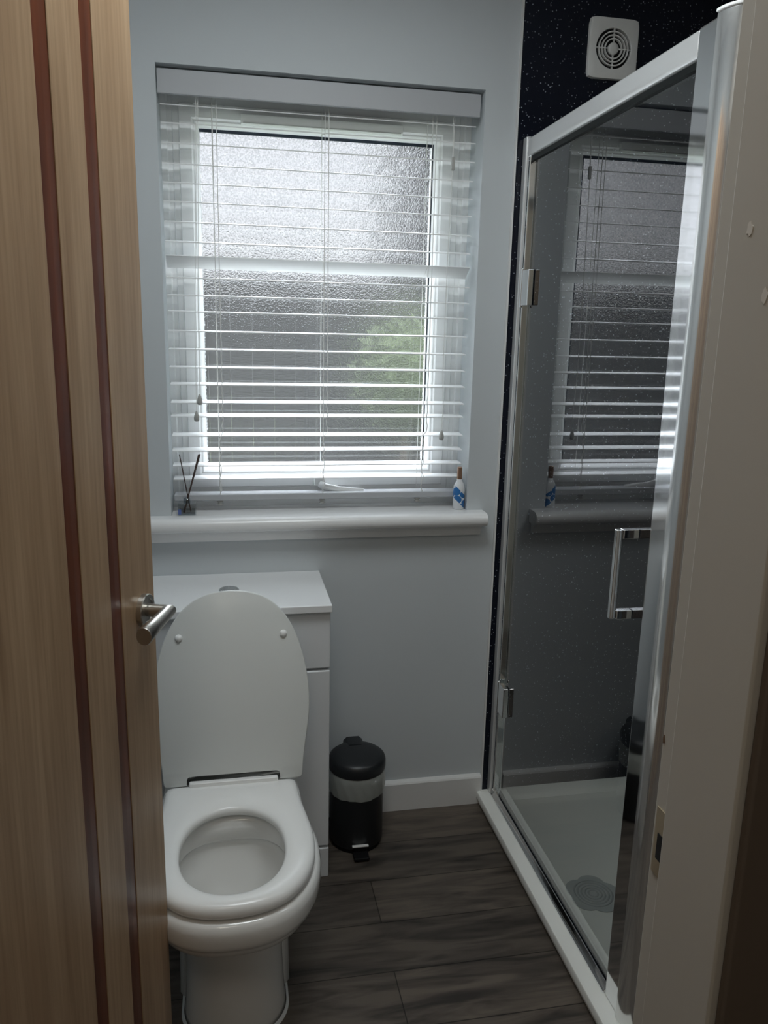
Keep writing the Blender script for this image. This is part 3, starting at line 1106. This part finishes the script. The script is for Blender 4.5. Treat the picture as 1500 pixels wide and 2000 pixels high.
def rrect(x0, x1, y0, y1, r, z, n=6):
    out = []
    for cx, cy, a0 in ((x1 - r, y1 - r, 0), (x0 + r, y1 - r, PI / 2), (x0 + r, y0 + r, PI), (x1 - r, y0 + r, 3 * PI / 2)):
        for k in range(n + 1):
            a = a0 + (PI / 2) * k / n
            out.append((cx + r * math.cos(a), cy + r * math.sin(a), z))
    return out


bm = bmesh.new()
rings(bm, [rrect(TX0 + 0.008, TX1, TY0 + 0.008, TY1, 0.004, 0.0), rrect(TX0 + 0.007, TX1, TY0 + 0.007, TY1, 0.004, 0.018),
           rrect(TX0, TX1, TY0, TY1, 0.006, 0.020), rrect(TX0, TX1, TY0, TY1, 0.006, TZ - 0.005), rrect(TX0 + 0.0015, TX1, TY0 + 0.0015, TY1, 0.006, TZ - 0.0015),
           rrect(TX0 + 0.006, TX1, TY0 + 0.006, TY1, 0.006, TZ), rrect(TX0 + 0.075, TX1 - 0.035, TY0 + 0.06, TY1 - 0.040, 0.03, TZ),
           rrect(TX0 + 0.080, TX1 - 0.040, TY0 + 0.065, TY1 - 0.045, 0.03, TZ - 0.004), rrect(TX0 + 0.095, TX1 - 0.055, TY0 + 0.08, TY1 - 0.060, 0.035, 0.021),
           rrect(TX0 + 0.105, TX1 - 0.065, TY0 + 0.09, TY1 - 0.070, 0.035, 0.019), rrect(1.08, 1.16, -0.5, -0.42, 0.03, 0.016)], True, True, True)
build('tray_shell', bm, TRAY, ty, bevel=0.001, seg=1)

# lace-like grey rubber mat on the tray floor
mt = empty('drain_mat', (0.888, -0.478, 0.0192))
mt['local_space'] = 1
setp(mt, 'pale grey flower-shaped rubber mat lying on the shower tray floor', 'shower mat')
bm = bmesh.new()
n = 96
R0 = 0.070


def fl(t, s):
    return s * R0 * (0.82 + 0.18 * abs(math.cos(2.5 * t)) ** 0.8)


vs_o = [(fl(2 * PI * k / n, 1) * math.cos(2 * PI * k / n), fl(2 * PI * k / n, 1) * math.sin(2 * PI * k / n)) for k in range(n)]
prism_z(bm, vs_o, 0.0002, 0.0022)
build('mat_sheet', bm, mat('grey_rubber_sheet', (0.46, 0.49, 0.49), 0.5), mt)
for rad in (0.012, 0.021, 0.030, 0.039, 0.048):
    bm = bmesh.new()
    rr = []
    for k in range(48):
        t = 2 * PI * k / 48
        rr.append([((rad + 0.0022 * math.cos(a)) * math.cos(t), (rad + 0.0022 * math.cos(a)) * math.sin(t), 0.0024 + 0.0013 * math.sin(a)) for a in (0, PI / 2, PI, 3 * PI / 2)])
    rr.append(rr[0])
    rings(bm, rr, True)
    build('raised_ring', bm, MATP, mt, smooth=True)

# ------------------------------------------------------------------ shower enclosure
sh = empty('shower_enclosure', (0.77, -0.45, 0.042))
setp(sh, 'chrome framed glass shower door enclosure standing on the white tray', 'shower enclosure')
FX0, FX1 = 0.760, 0.786
ZR0, ZR1 = 1.8476, 1.8941
# wall profile
bm = bmesh.new()
bx(bm, FX0 - 0.004, FX1 + 0.002, -0.036, -0.0085, TZ, ZR1 + 0.004)
wp = build('wall_profile', bm, SATIN, sh, bevel=0.004, seg=3)
bm = bmesh.new()
bx(bm, FX0 + 0.003, FX1 - 0.003, -0.0445, -0.0365, TZ + 0.02, ZR0)
build('seal_strip', bm, SEAL, wp)
bm = bmesh.new()
bx(bm, FX0 + 0.001, FX1 - 0.001, -0.0545, -0.0385, TZ + 0.018, ZR0 + 0.002)
build('hinge_stile', bm, CHROME, sh, bevel=0.003, seg=3)
# top rail: bulbous face
bm = bmesh.new()
pf = [(FX0 + 0.004, ZR1), (FX1 - 0.002, ZR1), (FX1, ZR1 - 0.002), (FX1, ZR0), (FX0 + 0.006, ZR0), (FX0 + 0.001, ZR0 + 0.003), (FX0 - 0.001, ZR0 + 0.009),
      (FX0, ZR0 + 0.018), (FX0, ZR1 - 0.004)]
rings(bm, [[(x, -0.036, z) for x, z in pf], [(x, -0.800, z) for x, z in pf]], True, True, True)
build('top_rail', bm, SATIN, sh, bevel=0.0015)
bm = bmesh.new()
bx(bm, FX0 + 0.005, FX1 - 0.004, -0.798, -0.040, ZR0 - 0.012, ZR0 - 0.0005)
build('top_seal', bm, SEAL, sh)
# near stile and rounded corner post
bm = bmesh.new()
bx(bm, FX0, FX1 + 0.004, -0.8565, -0.7985, TZ, ZR1 + 0.001)
build('closing_stile', bm, CHROME, sh, bevel=0.004, seg=3)
bm = bmesh.new()
pp = [(0.820, -0.858)]
pp = [(0.805, -0.8575), (0.7545, -0.8575)]
for k in range(0, 13):
    a = PI + (PI / 2) * k / 12
    pp.append((0.805 + 0.0505 * math.cos(a), -0.862 + 0.0505 * math.sin(a)))
pp += [(0.830, -0.9125), (0.830, -0.875), (0.805, -0.875)]
prism_z(bm, pp, TZ, ZR1 + 0.002)
po_ = build('corner_post', bm, POSTM, sh, bevel=0.0012)
bm = bmesh.new()
pc = [(0.805 + (x - 0.805) * 1.06, -0.862 + (y + 0.862) * 1.06) for x, y in pp]
prism_z(bm, pc, ZR1 + 0.002, ZR1 + 0.008)
build('post_cap', bm, UPVC, po_, bevel=0.002)
# bottom sill rail, two steps
bm = bmesh.new()
pf = [(0.756, TZ), (0.790, TZ), (0.790, TZ + 0.012), (0.780, TZ + 0.020), (0.766, TZ + 0.020), (0.761, TZ + 0.010), (0.756, TZ + 0.006)]
rings(bm, [[(x, -0.036, z) for x, z in pf], [(x, -0.7985, z) for x, z in pf]], True, True, True)
build('bottom_rail', bm, CHROME, sh, bevel=0.001)
# door glass
bm = bmesh.new()
bx(bm, 0.770, 0.776, -0.7975, -0.0460, TZ + 0.0225, ZR0 - 0.0005)
gd = build('glass_door', bm, GLASS, sh)
for zc in (1.5245, 0.374):
    bm = bmesh.new()
    bx(bm, FX0 - 0.006, FX0 + 0.0095, -0.1100, -0.0655, zc - 0.045, zc + 0.045)
    h = build('glass_hinge', bm, CHROME, gd, bevel=0.003, seg=3)
    bm = bmesh.new()
    bx(bm, FX0 - 0.008, FX0 - 0.001, -0.0655, -0.056, zc - 0.050, zc + 0.050)
    build('hinge_knuckle', bm, CHROME, h, bevel=0.003)
# handle: a bar on two arms
HZ0, HZ1 = 0.873, 1.036
hy = -0.738
bm = bmesh.new()
bx(bm, 0.7240, 0.7370, hy - 0.006, hy + 0.006, HZ0 - 0.009, HZ1 + 0.009)
hd = build('handle', bm, CHROME, gd, bevel=0.0025, seg=3)
for zc in (HZ0, HZ1):
    bm = bmesh.new()
    bx(bm, 0.7373, 0.7698, hy - 0.008, hy + 0.008, zc - 0.009, zc + 0.009)
    build('handle_arm', bm, CHROME, hd, bevel=0.0015)
# fixed side panel returning to the right wall
bm = bmesh.new()
bx(bm, 0.8305, XR - 0.010, -0.896, -0.890, TZ + 0.02, ZR0)
build('side_glass', bm, GLASS, sh)
boxo('side_rail', 0.8305, XR - 0.010, -0.905, -0.880, ZR0, ZR1, SATIN, sh, bevel=0.002)
boxo('side_sill', 0.8305, XR - 0.010, -0.905, -0.880, TZ, TZ + 0.02, SATIN, sh, bevel=0.002)

# ------------------------------------------------------------------ extractor fan
fx0, fx1, fz0, fz1 = 0.9136, 1.0468, 2.0513, 2.1933
fcx, fcz = 0.5 * (fx0 + fx1), 0.5 * (fz0 + fz1)
fn = empty('extractor_fan', (fcx, -0.008, fcz))
setp(fn, 'square white extractor fan with a round grille high on the dark sparkly wall', 'extractor fan')
GR = 0.0475
bm = bmesh.new()
# faceplate with a round hole
no = 48
outer = []
for k in range(no):
    a = 2 * PI * k / no
    c, s = math.cos(a), math.sin(a)
    q = 1.0 / (abs(c) ** 14 + abs(s) ** 14) ** (1 / 14)
    outer.append((fcx + c * q * (fx1 - fx0) / 2, fcz + s * q * (fz1 - fz0) / 2))
hole = [(fcx + GR * math.cos(2 * PI * k / no), fcz + GR * math.sin(2 * PI * k / no)) for k in range(no)]


def sc(pts, f):
    return [(fcx + (x - fcx) * f, fcz + (z - fcz) * f) for x, z in pts]


rr = [[(x, -0.0082, z) for x, z in outer], [(x, -0.017, z) for x, z in outer], [(x, -0.0192, z) for x, z in sc(outer, 0.985)],
      [(x, -0.0198, z) for x, z in sc(outer, 0.96)], [(x, -0.0198, z) for x, z in sc(hole, 1.02)], [(x, -0.0190, z) for x, z in hole], [(x, -0.0092, z) for x, z in hole]]
rings(bm, rr, True)
build('faceplate', bm, FANP, fn, smooth=True).modifiers.new('edges', 'EDGE_SPLIT').split_angle = math.radians(40)
bm = bmesh.new()
bm.faces.new([bm.verts.new((x, -0.0094, z)) for x, z in hole])
build('dark_duct', bm, HOLE, fn)
for rad in (0.0395, 0.0312, 0.0230):
    bm = bmesh.new()
    rr = []
    for k in range(48):
        t = 2 * PI * k / 48
        rr.append([(fcx + (rad + dr) * math.cos(t), y, fcz + (rad + dr) * math.sin(t)) for dr, y in ((-0.0015, -0.0196), (0.0015, -0.0196), (0.0015, -0.013), (-0.0015, -0.013))])
    rr.append(rr[0])
    rings(bm, rr, True)
    build('grille_ring', bm, FANP, fn)
bm = bmesh.new()
bx(bm, fcx - 0.0011, fcx + 0.0011, -0.0194, -0.013, fcz - GR, fcz - 0.012)
bx(bm, fcx - 0.0011, fcx + 0.0011, -0.0194, -0.013, fcz + 0.012, fcz + GR)
bx(bm, fcx - GR, fcx - 0.012, -0.0194, -0.013, fcz - 0.0011, fcz + 0.0011)
bx(bm, fcx + 0.012, fcx + GR, -0.0194, -0.013, fcz - 0.0011, fcz + 0.0011)
build('grille_cross', bm, FANP, fn)
bm = bmesh.new()
rr = []
for rad, y in ((0.0145, -0.0095), (0.0145, -0.0185), (0.0125, -0.0205), (0.006, -0.0212)):
    rr.append([(fcx + rad * math.cos(2 * PI * k / 28), y, fcz + rad * math.sin(2 * PI * k / 28)) for k in range(28)])
rings(bm, rr, True, True, True)
build('hub', bm, FANP, fn, smooth=True)

# ------------------------------------------------------------------ wooden door, hinged at the left jamb and open into the bathroom
EDGE = Vector((-0.1250, -0.828, 0))          # free edge of its right-hand face
DIR = Vector((0.319, 0.948, 0)).normalized()  # hinge -> free edge
NRM = Vector((DIR.y, -DIR.x, 0))              # right-hand face normal
LW = 0.735
HINGE = EDGE - DIR * LW
dr = empty('door_1', HINGE, 0.0)
struct(dr)
setp(dr, 'light wooden door with dark red inlay strips and a lever handle, open on the left')
FR = Matrix((DIR, NRM, Vector((0, 0, 1)))).transposed().to_4x4()   # local x along leaf, y out of its face
dr.matrix_world = Matrix.Translation(HINGE) @ FR
dr['local_space'] = 1
DT = 0.040
bm = bmesh.new()
GD = 0.0022
strips = [(LW - 0.1455, LW - 0.1135), (LW - 0.2550, LW - 0.2225), (0.2225, 0.2550), (0.1135, 0.1455)]
cuts = sorted([s for s in strips])
px_ = [0.0]
prof = [(0.0, -DT), (0.0, 0.0)]
for a, b in cuts:
    prof += [(a, 0.0), (a, -GD), (b, -GD), (b, 0.0)]
prof += [(LW, 0.0), (LW, -DT)]
prism_z(bm, prof, 0.008, 1.975)
leaf = build('leaf', bm, DOORW, dr, bevel=0.0008)
for a, b in cuts:
    bm = bmesh.new()
    pr_ = [(a + 0.0003, -GD + 0.0001), (b - 0.0003, -GD + 0.0001), (b - 0.0003, -GD + 0.0010), (0.5 * (a + b), -GD + 0.0013), (a + 0.0003, -GD + 0.0010)]
    prism_z(bm, pr_, 0.009, 1.974)
    build('inlay_strip', bm, INLAY, dr)
# lever handle on a round rose
hx_, hz_ = LW - 0.0435, 0.968


def disc_y(bm, cx, cz, prof, n=36):
    rings(bm, [[(cx + r * math.cos(2 * PI * k / n), y, cz + r * math.sin(2 * PI * k / n)) for k in range(n)] for r, y in prof], True, True, True)


bm = bmesh.new()
disc_y(bm, hx_, hz_, [(0.0258, 0.0), (0.0258, 0.0075), (0.0245, 0.009), (0.019, 0.009), (0.018, 0.0075), (0.010, 0.0075)])
ro = build('handle_rose', bm, NICKEL, dr, smooth=True)
ro.modifiers.new('edges', 'EDGE_SPLIT').split_angle = math.radians(40)
bm = bmesh.new()
tube(bm, [(hx_, 0.007, hz_), (hx_, 0.041, hz_)], 0.0105, 20)
nk = build('neck', bm, NICKEL, ro, smooth=True)
nk.modifiers.new('edges', 'EDGE_SPLIT').split_angle = math.radians(40)
bm = bmesh.new()
rr = []
n = 28
# mitred at the neck, flaring slightly to a flat end
for s, r1, r2_ in ((0.0, 0.0105, 0.0105), (0.03, 0.0108, 0.0112), (0.07, 0.0116, 0.0126), (0.106, 0.0130, 0.0140), (0.108, 0.0122, 0.0132)):
    ring = []
    for k in range(n):
        t = 2 * PI * k / n
        yy = 0.041 + 0.004 * s / 0.1 + r1 * math.cos(t) * 0.95
        zz = hz_ + r2_ * math.sin(t) - 0.004 * s / 0.1
        xx = hx_ + 0.010 - s
        if s == 0.0:
            xx = hx_ + (yy - 0.041) * 1.0
        ring.append((xx, yy, zz))
    rr.append(ring)
rings(bm, rr, True, True, True)
lv = build('lever', bm, NICKEL, ro, smooth=True)
lv.modifiers.new('edges', 'EDGE_SPLIT').split_angle = math.radians(40)

# ------------------------------------------------------------------ beyond the pebbled glass
GRASS = mat('lawn', (0.03, 0.04, 0.016), 0.9, spec=0.1)
struct(boxo('ground_outside', -12, 14, 0.30, 22, -0.55, -0.45, GRASS))
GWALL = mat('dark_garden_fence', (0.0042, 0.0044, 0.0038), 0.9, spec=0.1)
fe = empty('garden_fence', (1.0, 3.2, -0.45))
setp(fe, 'dark brown garden fence seen blurred through the lower half of the obscure glass', 'fence')
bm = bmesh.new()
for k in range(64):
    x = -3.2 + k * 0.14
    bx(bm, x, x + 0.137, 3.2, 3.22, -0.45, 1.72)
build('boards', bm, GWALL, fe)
bm = bmesh.new()
bx(bm, -3.2, 5.76, 3.22, 3.27, 0.2, 0.3)
bx(bm, -3.2, 5.76, 3.22, 3.27, 1.3, 1.4)
build('fence_rails', bm, GWALL, fe)


def foliage(name, label, cx, cy, cz, rx, ry, rz, n, leaf, colour, trunk, group=None):
    e = empty(name, (cx, cy, -0.45))
    setp(e, label, 'plant', group)
    m = mat(name + '_leaves', colour, 0.7, spec=0.2)
    bm = bmesh.new()
    rnd = random.Random(int(cx * 100) + n)
    for _ in range(n):
        v = Vector((rnd.gauss(0, 1), rnd.gauss(0, 1), rnd.gauss(0, 1))).normalized() * rnd.uniform(0.55, 1.0)
        p = Vector((cx + v.x * rx, cy + v.y * ry, cz + v.z * rz))
        d = Vector((rnd.gauss(0, 1), rnd.gauss(0, 1), rnd.gauss(0, 1))).normalized()
        a = d.orthogonal().normalized()
        s = leaf * rnd.uniform(0.7, 1.3)
        vs = [bm.verts.new(p + q) for q in (d * s, a * s * 0.45, -d * s, -a * s * 0.45)]
        bm.faces.new(vs)
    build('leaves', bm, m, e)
    bm = bmesh.new()
    tube(bm, [(cx, cy, -0.45), (cx + 0.02, cy, cz)], [trunk, trunk * 0.6], 10)
    build('stem', bm, mat(name + '_bark', (0.06, 0.045, 0.03), 0.9), e)


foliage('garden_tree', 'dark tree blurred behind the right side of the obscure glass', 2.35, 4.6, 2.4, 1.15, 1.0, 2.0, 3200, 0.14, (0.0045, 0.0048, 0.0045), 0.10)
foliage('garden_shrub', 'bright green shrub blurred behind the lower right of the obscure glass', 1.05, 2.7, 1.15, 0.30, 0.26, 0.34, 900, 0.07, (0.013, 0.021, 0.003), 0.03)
